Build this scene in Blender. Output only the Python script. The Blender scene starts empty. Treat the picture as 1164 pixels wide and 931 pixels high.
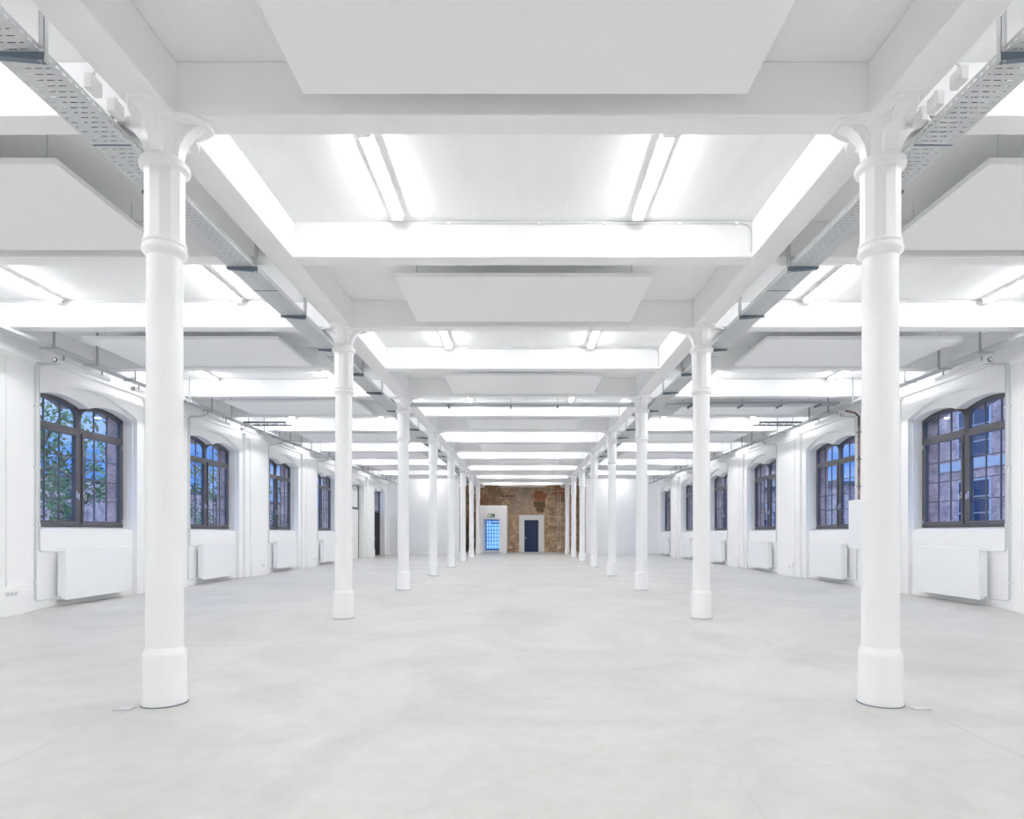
import bpy, bmesh, math, random
from mathutils import Vector, Matrix
random.seed(7)
S = bpy.context.scene
COL = S.collection
D = 5.0                      # one structural bay
# ------------------------------------------------------------------ camera, world, exposure
cd = bpy.data.cameras.new('camera'); cam = bpy.data.objects.new('camera', cd); COL.objects.link(cam)
cam.location = (0, 0, 1.40); cam.rotation_euler = (math.pi/2, 0, 0)
cd.sensor_fit = 'HORIZONTAL'; cd.sensor_width = 36; cd.lens = 689/1164*36
cd.shift_x = -12/1164; cd.shift_y = 140.5/1164; cd.clip_end = 400; cd.clip_start = .05
S.camera = cam
LAMP = 61.0
S.cycles.max_bounces = 14; S.cycles.diffuse_bounces = 9; S.cycles.glossy_bounces = 4; S.cycles.transparent_max_bounces = 16
S.view_settings.view_transform = 'Standard'; S.view_settings.look = 'None'
S.view_settings.exposure = 0.0; S.view_settings.gamma = 1; S.view_settings.use_curve_mapping = False
W = bpy.data.worlds.new('world'); S.world = W; W.use_nodes = True
nt = W.node_tree; nt.nodes.clear()
wo = nt.nodes.new('ShaderNodeOutputWorld'); bg = nt.nodes.new('ShaderNodeBackground')
tc = nt.nodes.new('ShaderNodeTexCoord'); mp = nt.nodes.new('ShaderNodeMapping'); mp.inputs['Scale'].default_value = (3, 3, 7)
nz = nt.nodes.new('ShaderNodeTexNoise'); nz.inputs['Scale'].default_value = 1.6; nz.inputs['Detail'].default_value = 6
cr = nt.nodes.new('ShaderNodeValToRGB')
cr.color_ramp.elements[0].position = .40; cr.color_ramp.elements[0].color = (.10, .33, 1.0, 1)
cr.color_ramp.elements[1].position = .68; cr.color_ramp.elements[1].color = (.55, .74, 1.0, 1)
nt.links.new(tc.outputs['Generated'], mp.inputs[0]); nt.links.new(mp.outputs[0], nz.inputs['Vector'])
nt.links.new(nz.outputs[0], cr.inputs[0]); nt.links.new(cr.outputs[0], bg.inputs[0])
sp = nt.nodes.new('ShaderNodeSeparateXYZ'); mr = nt.nodes.new('ShaderNodeMapRange')   # brighter overhead than near the horizon
mr.inputs[1].default_value = .2; mr.inputs[2].default_value = .8; mr.inputs[3].default_value = 1.1; mr.inputs[4].default_value = 5.0
nt.links.new(tc.outputs['Generated'], sp.inputs[0]); nt.links.new(sp.outputs['Z'], mr.inputs[0]); nt.links.new(mr.outputs[0], bg.inputs[1])
nt.links.new(bg.outputs[0], wo.inputs[0])

# ------------------------------------------------------------------ materials
def mat(name, col, rough=.5, metal=0., spec=.5):
    m = bpy.data.materials.new(name); m.use_nodes = True
    b = m.node_tree.nodes['Principled BSDF']
    b.inputs['Base Color'].default_value = (*col, 1); b.inputs['Roughness'].default_value = rough
    b.inputs['Metallic'].default_value = metal; b.inputs['Specular IOR Level'].default_value = spec
    return m
def nd(m, t, **k):
    n = m.node_tree.nodes.new(t)
    for a, v in k.items():
        if a in n.inputs: n.inputs[a].default_value = v
        else: setattr(n, a, v)
    return n
def ln(m, a, ao, b, bi): m.node_tree.links.new(a.outputs[ao], b.inputs[bi])
def bsdf(m): return m.node_tree.nodes['Principled BSDF']
def mottle(m, c1, c2, scale=3., detail=6., lo=.35, hi=.65, bump=0., bscale=None, stretch=(1, 1, 1)):
    t = nd(m, 'ShaderNodeTexCoord'); mpn = nd(m, 'ShaderNodeMapping'); mpn.inputs['Scale'].default_value = stretch
    n = nd(m, 'ShaderNodeTexNoise', Scale=scale, Detail=detail); r = nd(m, 'ShaderNodeValToRGB')
    r.color_ramp.elements[0].position = lo; r.color_ramp.elements[0].color = (*c1, 1)
    r.color_ramp.elements[1].position = hi; r.color_ramp.elements[1].color = (*c2, 1)
    ln(m, t, 'Object', mpn, 0); ln(m, mpn, 0, n, 'Vector'); ln(m, n, 0, r, 0); ln(m, r, 0, bsdf(m), 'Base Color')
    if bump:
        n2 = nd(m, 'ShaderNodeTexNoise', Scale=bscale or scale*6, Detail=4.); bp = nd(m, 'ShaderNodeBump', Strength=bump, Distance=.01)
        ln(m, t, 'Object', n2, 'Vector'); ln(m, n2, 0, bp, 'Height'); ln(m, bp, 0, bsdf(m), 'Normal')
    return m
def brickmap(m, axes='YZ'):
    t = nd(m, 'ShaderNodeTexCoord'); s = nd(m, 'ShaderNodeSeparateXYZ'); c = nd(m, 'ShaderNodeCombineXYZ')
    ln(m, t, 'Object', s, 0); ln(m, s, axes[0], c, 'X'); ln(m, s, axes[1], c, 'Y')
    return t, c

WHITE = (.93, .935, .94)
M = {}
M['paint'] = mottle(mat('white_paint', WHITE, .55), (.915, .92, .925), (.94, .94, .945), 2.2, bump=.15)
M['deck'] = mottle(mat('white_ceiling_paint', WHITE, .6), (.91, .915, .92), (.94, .945, .95), 1.4, bump=.3, stretch=(4, .8, 1))
M['iron'] = mat('white_iron_paint', (.93, .933, .94), .38)
M['panel'] = mat('white_acoustic_felt', (.92, .925, .93), .8)
M['steelwhite'] = mat('white_enamel', (.91, .92, .94), .3)
M['plastic'] = mat('white_plastic', (.86, .86, .86), .4)
M['pipe'] = mat('pale_pipe_paint', (.66, .67, .68), .4)
# painted brick wall
m = M['wall'] = mat('white_painted_brick', (.93, .932, .935), .5)
t, c = brickmap(m, 'YZ')
bk = nd(m, 'ShaderNodeTexBrick', Scale=1.0); bk.inputs['Brick Width'].default_value = .25; bk.inputs['Row Height'].default_value = .075
bk.inputs['Mortar Size'].default_value = .008; bk.inputs['Mortar Smooth'].default_value = .6
bk.inputs['Color1'].default_value = (1, 1, 1, 1); bk.inputs['Color2'].default_value = (.8, .8, .8, 1); bk.inputs['Mortar'].default_value = (0, 0, 0, 1)
bp = nd(m, 'ShaderNodeBump', Strength=.45, Distance=.006)
ln(m, c, 0, bk, 'Vector'); ln(m, bk, 'Color', bp, 'Height'); ln(m, bp, 0, bsdf(m), 'Normal')
# concrete floor
m = M['floor'] = mat('pale_concrete', (.7, .7, .68), .42, spec=.35)
t = nd(m, 'ShaderNodeTexCoord')
n1 = nd(m, 'ShaderNodeTexNoise', Scale=.55, Detail=9., Roughness=.62, Distortion=1.2)
n2 = nd(m, 'ShaderNodeTexNoise', Scale=6., Detail=8., Roughness=.7)
r1 = nd(m, 'ShaderNodeValToRGB'); r1.color_ramp.elements[0].position = .3; r1.color_ramp.elements[0].color = (.503, .495, .479, 1)
r1.color_ramp.elements[1].position = .62; r1.color_ramp.elements[1].color = (.608, .600, .582, 1)
mx = nd(m, 'ShaderNodeMix', data_type='RGBA', blend_type='MULTIPLY'); mx.inputs[0].default_value = .5
r2 = nd(m, 'ShaderNodeValToRGB'); r2.color_ramp.elements[0].position = .3; r2.color_ramp.elements[0].color = (.85, .85, .85, 1); r2.color_ramp.elements[1].position = .6
vo = nd(m, 'ShaderNodeTexVoronoi', Scale=.22, feature='DISTANCE_TO_EDGE'); wv = nd(m, 'ShaderNodeTexNoise', Scale=1.4, Detail=6.)
va = nd(m, 'ShaderNodeMix', data_type='VECTOR'); va.inputs[0].default_value = .16
r3 = nd(m, 'ShaderNodeValToRGB'); r3.color_ramp.elements[0].position = .0; r3.color_ramp.elements[0].color = (.90, .90, .89, 1); r3.color_ramp.elements[1].position = .0022
mx2 = nd(m, 'ShaderNodeMix', data_type='RGBA', blend_type='MULTIPLY'); mx2.inputs[0].default_value = .5
ln(m, t, 'Object', n1, 'Vector'); ln(m, t, 'Object', n2, 'Vector'); ln(m, t, 'Object', wv, 'Vector')
ln(m, t, 'Object', va, 4); ln(m, wv, 'Color', va, 5); ln(m, va, 1, vo, 'Vector')
ln(m, n1, 0, r1, 0); ln(m, n2, 0, r2, 0); ln(m, r1, 0, mx, 6); ln(m, r2, 0, mx, 7); ln(m, vo, 'Distance', r3, 0)
ln(m, mx, 2, mx2, 6); ln(m, r3, 0, mx2, 7)
# construction joints in the screed beside the column rows
sx = nd(m, 'ShaderNodeSeparateXYZ'); ln(m, t, 'Object', sx, 0)
ja = nd(m, 'ShaderNodeMath', operation='MULTIPLY_ADD'); ln(m, wv, 0, ja, 0); ja.inputs[1].default_value = .10
jx = nd(m, 'ShaderNodeMath', operation='ABSOLUTE'); ln(m, sx, 'X', jx, 0); ln(m, jx, 0, ja, 2)
jb = nd(m, 'ShaderNodeMath', operation='COMPARE'); ln(m, ja, 0, jb, 0); jb.inputs[1].default_value = 3.19; jb.inputs[2].default_value = .007
jm = nd(m, 'ShaderNodeMix', data_type='RGBA', blend_type='MULTIPLY'); jf = nd(m, 'ShaderNodeMath', operation='MULTIPLY'); ln(m, jb, 0, jf, 0); ln(m, n1, 0, jf, 1)
ln(m, jf, 0, jm, 0); ln(m, mx2, 2, jm, 6); jm.inputs[7].default_value = (.72, .72, .71, 1); ln(m, jm, 2, bsdf(m), 'Base Color')
# raw brick
def brickmat(name, axes, c1, c2, mortar, patches=False, bw=.25, rh=.075, tint=None):
    m = mat(name, c1, .85)
    t, c = brickmap(m, axes)
    bk = nd(m, 'ShaderNodeTexBrick', Scale=1.0); bk.inputs['Brick Width'].default_value = bw; bk.inputs['Row Height'].default_value = rh
    bk.inputs['Mortar Size'].default_value = .009; bk.inputs['Color1'].default_value = (*c1, 1); bk.inputs['Color2'].default_value = (*c2, 1); bk.inputs['Mortar'].default_value = (*mortar, 1)
    ln(m, c, 0, bk, 'Vector')
    n = nd(m, 'ShaderNodeTexNoise', Scale=2.0, Detail=10., Roughness=.75); r = nd(m, 'ShaderNodeValToRGB')
    r.color_ramp.elements[0].position = .38; r.color_ramp.elements[0].color = (.55, .52, .49, 1)
    r.color_ramp.elements[1].position = .62; r.color_ramp.elements[1].color = (1.75, 1.68, 1.55, 1)
    ln(m, t, 'Object', n, 'Vector'); ln(m, n, 0, r, 0)
    mx = nd(m, 'ShaderNodeMix', data_type='RGBA', blend_type='MULTIPLY'); mx.inputs[0].default_value = .8
    ln(m, bk, 'Color', mx, 6); ln(m, r, 0, mx, 7); last = (mx, 2)
    if patches:
        s = nd(m, 'ShaderNodeSeparateXYZ'); wn = nd(m, 'ShaderNodeTexNoise', Scale=2.5, Detail=5.)
        ln(m, t, 'Object', wn, 'Vector'); w3 = nd(m, 'ShaderNodeVectorMath', operation='MULTIPLY_ADD'); w3.inputs[1].default_value = (1.1, 1.1, 1.1)
        w2 = nd(m, 'ShaderNodeVectorMath', operation='SUBTRACT'); ln(m, t, 'Object', w2, 0); w2.inputs[1].default_value = (.55, .55, .55)
        ln(m, wn, 'Color', w3, 0); ln(m, w2, 0, w3, 2); ln(m, w3, 0, s, 0)
        for (x0, x1, z0, z1, colr, f) in patches:
            def ge(out, v, op):
                q = nd(m, 'ShaderNodeMath', operation=op); ln(m, s, out, q, 0); q.inputs[1].default_value = v; return q
            qs = [ge('X', x0, 'GREATER_THAN'), ge('X', x1, 'LESS_THAN'), ge('Z', z0, 'GREATER_THAN'), ge('Z', z1, 'LESS_THAN')]
            a = qs[0]
            for q in qs[1:]:
                p = nd(m, 'ShaderNodeMath', operation='MULTIPLY'); ln(m, a, 0, p, 0); ln(m, q, 0, p, 1); a = p
            p = nd(m, 'ShaderNodeMath', operation='MULTIPLY'); ln(m, a, 0, p, 0); p.inputs[1].default_value = f
            mm = nd(m, 'ShaderNodeMix', data_type='RGBA'); ln(m, p, 0, mm, 0); ln(m, last[0], last[1], mm, 6); mm.inputs[7].default_value = (*colr, 1)
            last = (mm, 2)
    ln(m, last[0], last[1], bsdf(m), 'Base Color')
    bp = nd(m, 'ShaderNodeBump', Strength=.7, Distance=.02); ln(m, mx, 2, bp, 'Height'); ln(m, bp, 0, bsdf(m), 'Normal')
    return m
M['rawbrick'] = brickmat('old_brown_brick', 'XZ', (.36, .23, .14), (.58, .43, .29), (.50, .44, .37),
    patches=[(-.9, .75, 2.9, 4.9, (.42, .38, .32), .5), (.95, 1.75, 3.75, 4.55, (.36, .10, .05), .75), (1.0, 1.65, 2.95, 3.72, (.13, .09, .04), .8),
             (2.4, 3.4, 3.9, 4.9, (.36, .12, .07), .6), (-3.2, -2.6, 3.4, 4.5, (.36, .12, .07), .5), (-2.5, -1.6, 3.3, 4.9, (.2, .14, .09), .4)])
M['sidebrick'] = brickmat('old_brown_side_brick', 'YZ', (.30, .20, .13), (.40, .30, .22), (.36, .32, .28))
M['redbrick'] = brickmat('red_outside_brick', 'YZ', (.48, .27, .24), (.60, .38, .34), (.46, .38, .37))
M['redbrickx'] = brickmat('red_gable_brick', 'XZ', (.48, .27, .24), (.60, .38, .34), (.46, .38, .37))
M['frame'] = mat('charcoal_window_paint', (.10, .097, .112), .4)
M['chrome'] = mat('satin_chrome', (.75, .76, .78), .25, 1.)
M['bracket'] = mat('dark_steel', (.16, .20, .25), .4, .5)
M['rod'] = mat('zinc_rod', (.5, .52, .54), .4, .6)
M['cable'] = mat('dark_cable_sheath', (.10, .10, .11), .5)
M['black'] = mat('black_rubber', (.02, .02, .02), .5)
M['navy'] = mat('navy_door_paint', (.012, .032, .11), .4)
M['dark'] = mat('near_black_door_paint', (.012, .012, .022), .6, spec=.2)
M['rust'] = mottle(mat('rusty_brown', (.2, .1, .06), .8), (.13, .09, .08), (.34, .25, .22), 9.)
M['green'] = mat('sign_green', (.01, .20, .10), .5)
M['signwhite'] = mat('sign_white', (.9, .9, .9), .5)
M['pale'] = mat('pale_render', (.62, .58, .56), .8)
M['roofm'] = mat('dark_roof_felt', (.12, .12, .14), .9)
M['bark'] = mottle(mat('bark', (.12, .09, .07), .9), (.10, .075, .06), (.26, .22, .18), 6., bump=.6)
M['leaf'] = mottle(mat('leaf', (.06, .13, .04), .6), (.05, .10, .03), (.17, .30, .09), 1.5)
M['asphalt'] = mottle(mat('grey_courtyard_paving', (.2, .2, .2), .9), (.16, .16, .17), (.26, .26, .26), 2.)
# galvanised perforated sheet: slots in rows across the tray (object space, tray runs along local Y)
m = M['tray'] = mat('galvanised_sheet', (.66, .67, .68), .42, .45)
t = nd(m, 'ShaderNodeTexCoord'); s = nd(m, 'ShaderNodeSeparateXYZ'); ln(m, t, 'Object', s, 0)
def mth(op, a, b=None):
    q = nd(m, 'ShaderNodeMath', operation=op)
    if isinstance(a, tuple): ln(m, a[0], a[1], q, 0)
    else: q.inputs[0].default_value = a
    if b is not None:
        if isinstance(b, tuple): ln(m, b[0], b[1], q, 1)
        else: q.inputs[1].default_value = b
    return (q, 0)
yr = mth('DIVIDE', (s, 'Y'), .055); fr = mth('FRACT', yr); row = mth('LESS_THAN', fr, .16)
off = mth('MULTIPLY', mth('MODULO', mth('FLOOR', yr), 2.), .5)
xs = mth('ADD', mth('DIVIDE', (s, 'X'), .078), off); colm = mth('GREATER_THAN', mth('FRACT', xs), .3)
mask = mth('MULTIPLY', row, colm)
inn = mth('LESS_THAN', mth('ABSOLUTE', (s, 'X')), .135)
mask = mth('MULTIPLY', mask, inn)
side = mth('GREATER_THAN', mth('ABSOLUTE', (s, 'X')), .146)
zz = mth('MULTIPLY', mth('GREATER_THAN', (s, 'Z'), .022), mth('LESS_THAN', (s, 'Z'), .034))
sm = mth('MULTIPLY', mth('MULTIPLY', side, zz), mth('GREATER_THAN', mth('FRACT', mth('DIVIDE', (s, 'Y'), .06)), .45))
mask = mth('MAXIMUM', mask, sm)
tr = nd(m, 'ShaderNodeBsdfTransparent'); ms = nd(m, 'ShaderNodeMixShader')
out = m.node_tree.nodes['Material Output']
ln(m, mask[0], 0, ms, 0); ln(m, bsdf(m), 0, ms, 1); ln(m, tr, 0, ms, 2); ln(m, ms, 0, out, 0)
# window glass
m = M['glass'] = bpy.data.materials.new('window_glass'); m.use_nodes = True
m.node_tree.nodes.remove(bsdf(m)); out = m.node_tree.nodes['Material Output']
tr = nd(m, 'ShaderNodeBsdfTransparent'); tr.inputs[0].default_value = (.93, .95, .97, 1)
gl = nd(m, 'ShaderNodeBsdfGlossy', Roughness=.0); lw = nd(m, 'ShaderNodeLayerWeight', Blend=.5)
pw5 = nd(m, 'ShaderNodeMath', operation='POWER'); ln(m, lw, 'Facing', pw5, 0); pw5.inputs[1].default_value = 4.5
fz = nd(m, 'ShaderNodeMath', operation='MULTIPLY_ADD'); ln(m, pw5, 0, fz, 0); fz.inputs[1].default_value = .9; fz.inputs[2].default_value = .035; ms = nd(m, 'ShaderNodeMixShader')
ln(m, fz, 0, ms, 0); ln(m, tr, 0, ms, 1); ln(m, gl, 0, ms, 2); ln(m, ms, 0, out, 0)
M['darkglass'] = mat('dark_blue_glass', (.03, .06, .12), .08)
def emit(name, col, st):
    m = mat(name, col, .4); b = bsdf(m); b.inputs['Emission Color'].default_value = (*col, 1); b.inputs['Emission Strength'].default_value = st
    return m
M['lamp'] = emit('lamp_diffuser', (.99, .993, 1), LAMP)
# backlit glass of the far door: a grid of bright blue lights
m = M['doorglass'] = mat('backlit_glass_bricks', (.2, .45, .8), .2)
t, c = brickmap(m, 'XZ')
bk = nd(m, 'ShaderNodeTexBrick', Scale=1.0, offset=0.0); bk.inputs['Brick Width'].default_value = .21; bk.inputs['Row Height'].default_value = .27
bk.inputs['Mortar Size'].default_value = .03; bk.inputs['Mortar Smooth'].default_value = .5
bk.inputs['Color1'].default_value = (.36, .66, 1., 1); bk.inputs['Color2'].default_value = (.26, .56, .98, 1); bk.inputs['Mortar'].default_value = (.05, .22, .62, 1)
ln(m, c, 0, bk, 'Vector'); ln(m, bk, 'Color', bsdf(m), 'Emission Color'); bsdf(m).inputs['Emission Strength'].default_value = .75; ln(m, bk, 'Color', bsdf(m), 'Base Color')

# ------------------------------------------------------------------ mesh helpers
class MB:
    def __init__(s): s.v = []; s.f = []; s.sm = []
    def add(s, vs, fs, smooth=False):
        b = len(s.v); s.v += [tuple(v) for v in vs]; s.f += [tuple(i+b for i in f) for f in fs]; s.sm += [smooth]*len(fs); return s
    def quad(s, a, b, c, d): return s.add([a, b, c, d], [(0, 1, 2, 3)])
    def box(s, x0, x1, y0, y1, z0, z1):
        x0, x1 = sorted((x0, x1)); y0, y1 = sorted((y0, y1)); z0, z1 = sorted((z0, z1))
        return s.add([(x0,y0,z0),(x1,y0,z0),(x1,y1,z0),(x0,y1,z0),(x0,y0,z1),(x1,y0,z1),(x1,y1,z1),(x0,y1,z1)],
                     [(0,3,2,1),(4,5,6,7),(0,1,5,4),(1,2,6,5),(2,3,7,6),(3,0,4,7)])
    def tube(s, pts, r, n=10, cap=True):
        pts = [Vector(p) for p in pts]; rings = []; up = Vector((.31, .17, .93))
        rs = r if isinstance(r, (list, tuple)) else [r]*len(pts)
        for i, p in enumerate(pts):
            d = (pts[min(i+1, len(pts)-1)]-pts[max(i-1, 0)]).normalized()
            a = d.cross(up).normalized(); b = d.cross(a)
            k = 1.0
            if 0 < i < len(pts)-1:
                d1 = (p-pts[i-1]).normalized(); k = 1/max(.6, abs(d1.dot(d)))
            rings.append([p+(a*math.cos(2*math.pi*j/n)+b*math.sin(2*math.pi*j/n))*rs[i]*(1 if k < 1.02 else k) for j in range(n)])
        vs = [v for R in rings for v in R]; fs = []
        for i in range(len(pts)-1):
            for j in range(n): fs.append((i*n+j, i*n+(j+1) % n, (i+1)*n+(j+1) % n, (i+1)*n+j))
        s.add(vs, fs, True)
        if cap:
            s.add(rings[0], [tuple(range(n))[::-1]]); s.add(rings[-1], [tuple(range(n))])
        return s
    def lathe(s, prof, cx=0, cy=0, n=32, smooth=True, rot=0):
        vs = []; fs = []
        for (r, z) in prof:
            for j in range(n):
                a = 2*math.pi*(j+rot)/n; vs.append((cx+r*math.cos(a), cy+r*math.sin(a), z))
        for i in range(len(prof)-1):
            for j in range(n): fs.append((i*n+j, i*n+(j+1) % n, (i+1)*n+(j+1) % n, (i+1)*n+j))
        s.add(vs, fs, smooth)
        s.add(vs[:n], [tuple(range(n))[::-1]]); s.add(vs[-n:], [tuple(range(n))]); return s
    def loft(s, rings, smooth=True):
        n = len(rings[0]); vs = [v for R in rings for v in R]; fs = []
        for i in range(len(rings)-1):
            for j in range(n): fs.append((i*n+j, i*n+(j+1) % n, (i+1)*n+(j+1) % n, (i+1)*n+j))
        s.add(vs, fs, smooth); s.add(rings[0], [tuple(range(n))[::-1]]); s.add(rings[-1], [tuple(range(n))]); return s
    def strip(s, A, B):
        n = len(A); return s.add(list(A)+list(B), [(i, i+1, n+i+1, n+i) for i in range(n-1)])
    def build(s, name, m, parent=None, loc=None, bevel=0, recalc=False):
        me = bpy.data.meshes.new(name); me.from_pydata(s.v, [], s.f); me.materials.append(m)
        me.polygons.foreach_set('use_smooth', s.sm)
        if any(s.sm):
            try: me.set_sharp_from_angle(angle=math.radians(40))
            except Exception: pass
        if recalc:
            bm = bmesh.new(); bm.from_mesh(me); bmesh.ops.remove_doubles(bm, verts=bm.verts, dist=1e-5); bmesh.ops.recalc_face_normals(bm, faces=bm.faces); bm.to_mesh(me); bm.free()
        me.update()
        o = bpy.data.objects.new(name, me); COL.objects.link(o)
        if parent: o.parent = parent
        if loc: o.location = loc
        if bevel:
            b = o.modifiers.new('bevel', 'BEVEL'); b.width = bevel; b.segments = 2; b.limit_method = 'ANGLE'
        return o
def tag(o, label=None, cat=None, group=None, kind=None):
    if label: o['label'] = label
    if cat: o['category'] = cat
    if group: o['group'] = group
    if kind: o['kind'] = kind
    return o
def empty(name, loc=(0, 0, 0), rz=0):
    o = bpy.data.objects.new(name, None); COL.objects.link(o); o.location = loc; o.rotation_euler = (0, 0, rz); o.empty_display_size = .2; return o
def copy_tree(o, loc=None, parent=None):
    c = o.copy(); COL.objects.link(c)
    if parent: c.parent = parent
    if loc is not None: c.location = loc
    for ch in list(o.children): copy_tree(ch, None, c)
    return c
def struct(o, label=None, cat=None):
    o['kind'] = 'structure'; return tag(o, label, cat)
ORD = ['first', 'second', 'third', 'fourth', 'fifth', 'sixth', 'seventh', 'eighth', 'ninth', 'tenth', 'eleventh', 'twelfth', 'thirteenth', 'fourteenth', 'fifteenth', 'sixteenth', 'seventeenth', 'eighteenth', 'nineteenth']
SIDE = {-1: 'left', 1: 'right'}

# ------------------------------------------------------------------ room shell
XF, XP, XN, XG, XO = 8.84, 8.76, 8.94, 9.18, 9.52     # wall face, pilaster, niche back, glazing, outer face
ZB, ZD = 4.76, 5.20                                    # beam soffit, deck
Y0, YE, YB = -3.0, 7.9*D, 9.0*D                        # rear wall, aisle end walls, brick end wall
XR = 4.12                                              # brick return
b = MB(); b.box(-9.6, 9.6, Y0-.2, YB+.2, -.12, 0)
struct(b.build('floor', M['floor']), 'pale grey polished concrete floor of the hall', 'floor')
b = MB(); b.box(-9.6, 9.6, Y0-.2, YB+.4, ZD, ZD+.2)
struct(b.build('ceiling', M['deck']), 'white painted concrete ceiling deck above the beams', 'ceiling')
NHW, NSP, NAP = 1.40, 4.00, 4.30
WHW = 1.38
def niche_z(u): return NSP+(NAP-NSP)*(1-(u/NHW)**2)
def twin_z(u): return 3.96+.13*(1-((abs(u)-WHW/2)/(WHW/2))**2)
US = [-1+2*i/48 for i in range(49)]
DOORS = {-1: (6, 7), 1: ()}
def build_wall(s):
    w = MB(); br = MB(); rv = MB()
    P = lambda X, y, z: (s*X, y, z)
    LED = 4.55
    def rect(mb, X, ya, yb, za, zb): mb.quad(P(X, ya, za), P(X, yb, za), P(X, yb, zb), P(X, ya, zb))
    rect(w, XF, Y0, 2*D, 0, LED)
    for n in range(2, 8):
        yc = (n+.5)*D; ya = n*D; yb = min((n+1)*D, YE)
        rect(w, XF, ya, yc-NHW, 0, LED); rect(w, XF, yc+NHW, yb, 0, LED)
        nu = [u*NHW for u in US]; wu = [u*WHW for u in US]
        arch = [P(XF, yc+u, niche_z(u)) for u in nu]
        w.strip(arch, [P(XF, yc+u, LED) for u in nu])
        archn = [P(XN, yc+u, niche_z(u)) for u in nu]
        prof = [P(XF, yc-NHW, 0)]+arch+[P(XF, yc+NHW, 0)]; profn = [P(XN, yc-NHW, 0)]+archn+[P(XN, yc+NHW, 0)]
        w.strip(prof, profn)
        tw = [P(XN, yc+u, twin_z(u)) for u in wu]
        w.strip(tw, archn)
        door = n in DOORS[s]
        zs = 0 if door else 1.47; zg = 0 if door else 1.53
        rect(w, XN, yc-NHW, yc-WHW, 0, twin_z(WHW)); rect(w, XN, yc+WHW, yc+NHW, 0, twin_z(WHW))
        if not door:
            rect(w, XN, yc-WHW, yc+WHW, 0, zs)
            w.quad(P(XN, yc-WHW, zs), P(XN, yc+WHW, zs), P(XG+.05, yc+WHW, zg), P(XG+.05, yc-WHW, zg))
            w.box(s*XN, s*(XN-.02), yc-NHW, yc+NHW, 0, .1)
            br.quad(P(XG+.06, yc-WHW, zg), P(XG+.06, yc+WHW, zg), P(XO+.03, yc+WHW, zg-.06), P(XO+.03, yc-WHW, zg-.06))
        pa = [P(XN, yc-WHW, zs)]+tw+[P(XN, yc+WHW, zs)]
        pg = [P(XG+.06, yc-WHW, zs)]+[P(XG+.06, yc+u, twin_z(u)) for u in wu]+[P(XG+.06, yc+WHW, zs)]
        po = [P(XO, yc-WHW, zs)]+[P(XO, yc+u, twin_z(u)) for u in wu]+[P(XO, yc+WHW, zs)]
        w.strip(pa, pg); rv.strip(pg, po)
        rect(br, XO, ya, yc-WHW, 0, 5.4); rect(br, XO, yc+WHW, yb, 0, 5.4)
        br.strip([P(XO, yc+u, twin_z(u)) for u in wu], [P(XO, yc+u, 5.4) for u in wu])
        if not door: rect(br, XO, yc-WHW, yc+WHW, 0, zg)
    # thickened band under the deck
    w.box(s*(XF+.02), s*(XF-.05), Y0, YE, LED, ZD)
    for n in range(2, 8):                                # stepped pilasters with plinths
        y = n*D
        w.box(s*(XF+.05), s*XP, y-.85, y+.85, .0, 4.42)
        w.box(s*(XF+.05), s*(XP-.04), y-.55, y+.55, .0, 4.42)
        w.box(s*(XF+.05), s*(XP-.03), y-.88, y+.88, 4.42, 4.48)
        w.box(s*(XF+.05), s*(XP-.06), y-.92, y+.92, 4.48, 4.56)
        w.box(s*(XF+.05), s*(XP-.10), y-.56, y+.56, .0, .46)
        w.box(s*(XF+.05), s*(XP-.07), y-.555, y+.555, .46, .50)
    o = struct(w.build('wall_'+SIDE[s], M['wall']), f'white painted brick wall on the {SIDE[s]} with arched window niches and pilasters', 'wall')
    br.build('outer_brickwork', M['redbrick'], o); rv.build('outer_reveals', M['redbrickx'], o)
for s in (-1, 1): build_wall(s)
b = MB(); b.box(-9.5, 9.5, Y0-.2, Y0, 0, ZD); struct(b.build('wall_rear', M['paint']), 'white wall behind the viewer', 'wall')
for s in (-1, 1):
    b = MB(); b.box(s*XR, s*9.5, YE, YE+.2, 0, ZD)
    struct(b.build('wall_aisle_end_'+SIDE[s], M['paint']), f'plain white end wall of the {SIDE[s]} aisle', 'wall')
    b = MB(); b.box(s*XR, s*(XR+.2), YE+.2, YB, 0, ZD)
    struct(b.build('wall_return_'+SIDE[s], M['sidebrick']), f'bare brick return wall beside the {SIDE[s]} rear columns', 'wall')
# back wall of bare brick with two door openings
DA = (-2.74, -1.70, 0, 2.40); DB = (.13, 1.18, 0, 2.37)
b = MB()
for (x0, x1, z0, z1) in [(-XR-.2, DA[0], 0, ZD), (DA[1], DB[0], 0, ZD), (DB[1], XR+.2, 0, ZD), (DA[0], DA[1], DA[3], ZD), (DB[0], DB[1], DB[3], ZD)]:
    b.box(x0, x1, YB, YB+.3, z0, z1)
struct(b.build('wall_back', M['rawbrick']), 'bare old brown brick wall at the far end of the hall', 'wall')
# ------------------------------------------------------------------ beams
ti = 0
for j in range(0, 18):
    y = j*.5*D
    xe = XF-.04 if y < YE else XR
    b = MB(); b.box(-xe, xe, y-.12, y+.12, ZB, ZD)
    ti += 1
    struct(b.build('trim_%d' % ti, M['paint'], bevel=.015), f'white transverse ceiling beam, {ORD[j]} counted from the viewer', 'beam')
for s in (-1, 1):
    b = MB(); b.box(s*2.95-.16, s*2.95+.16, Y0, YB, ZB-.003, ZD); ti += 1
    struct(b.build('trim_%d' % ti, M['paint'], bevel=.015), f'white longitudinal ceiling beam over the {SIDE[s]} row of columns', 'beam')

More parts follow.
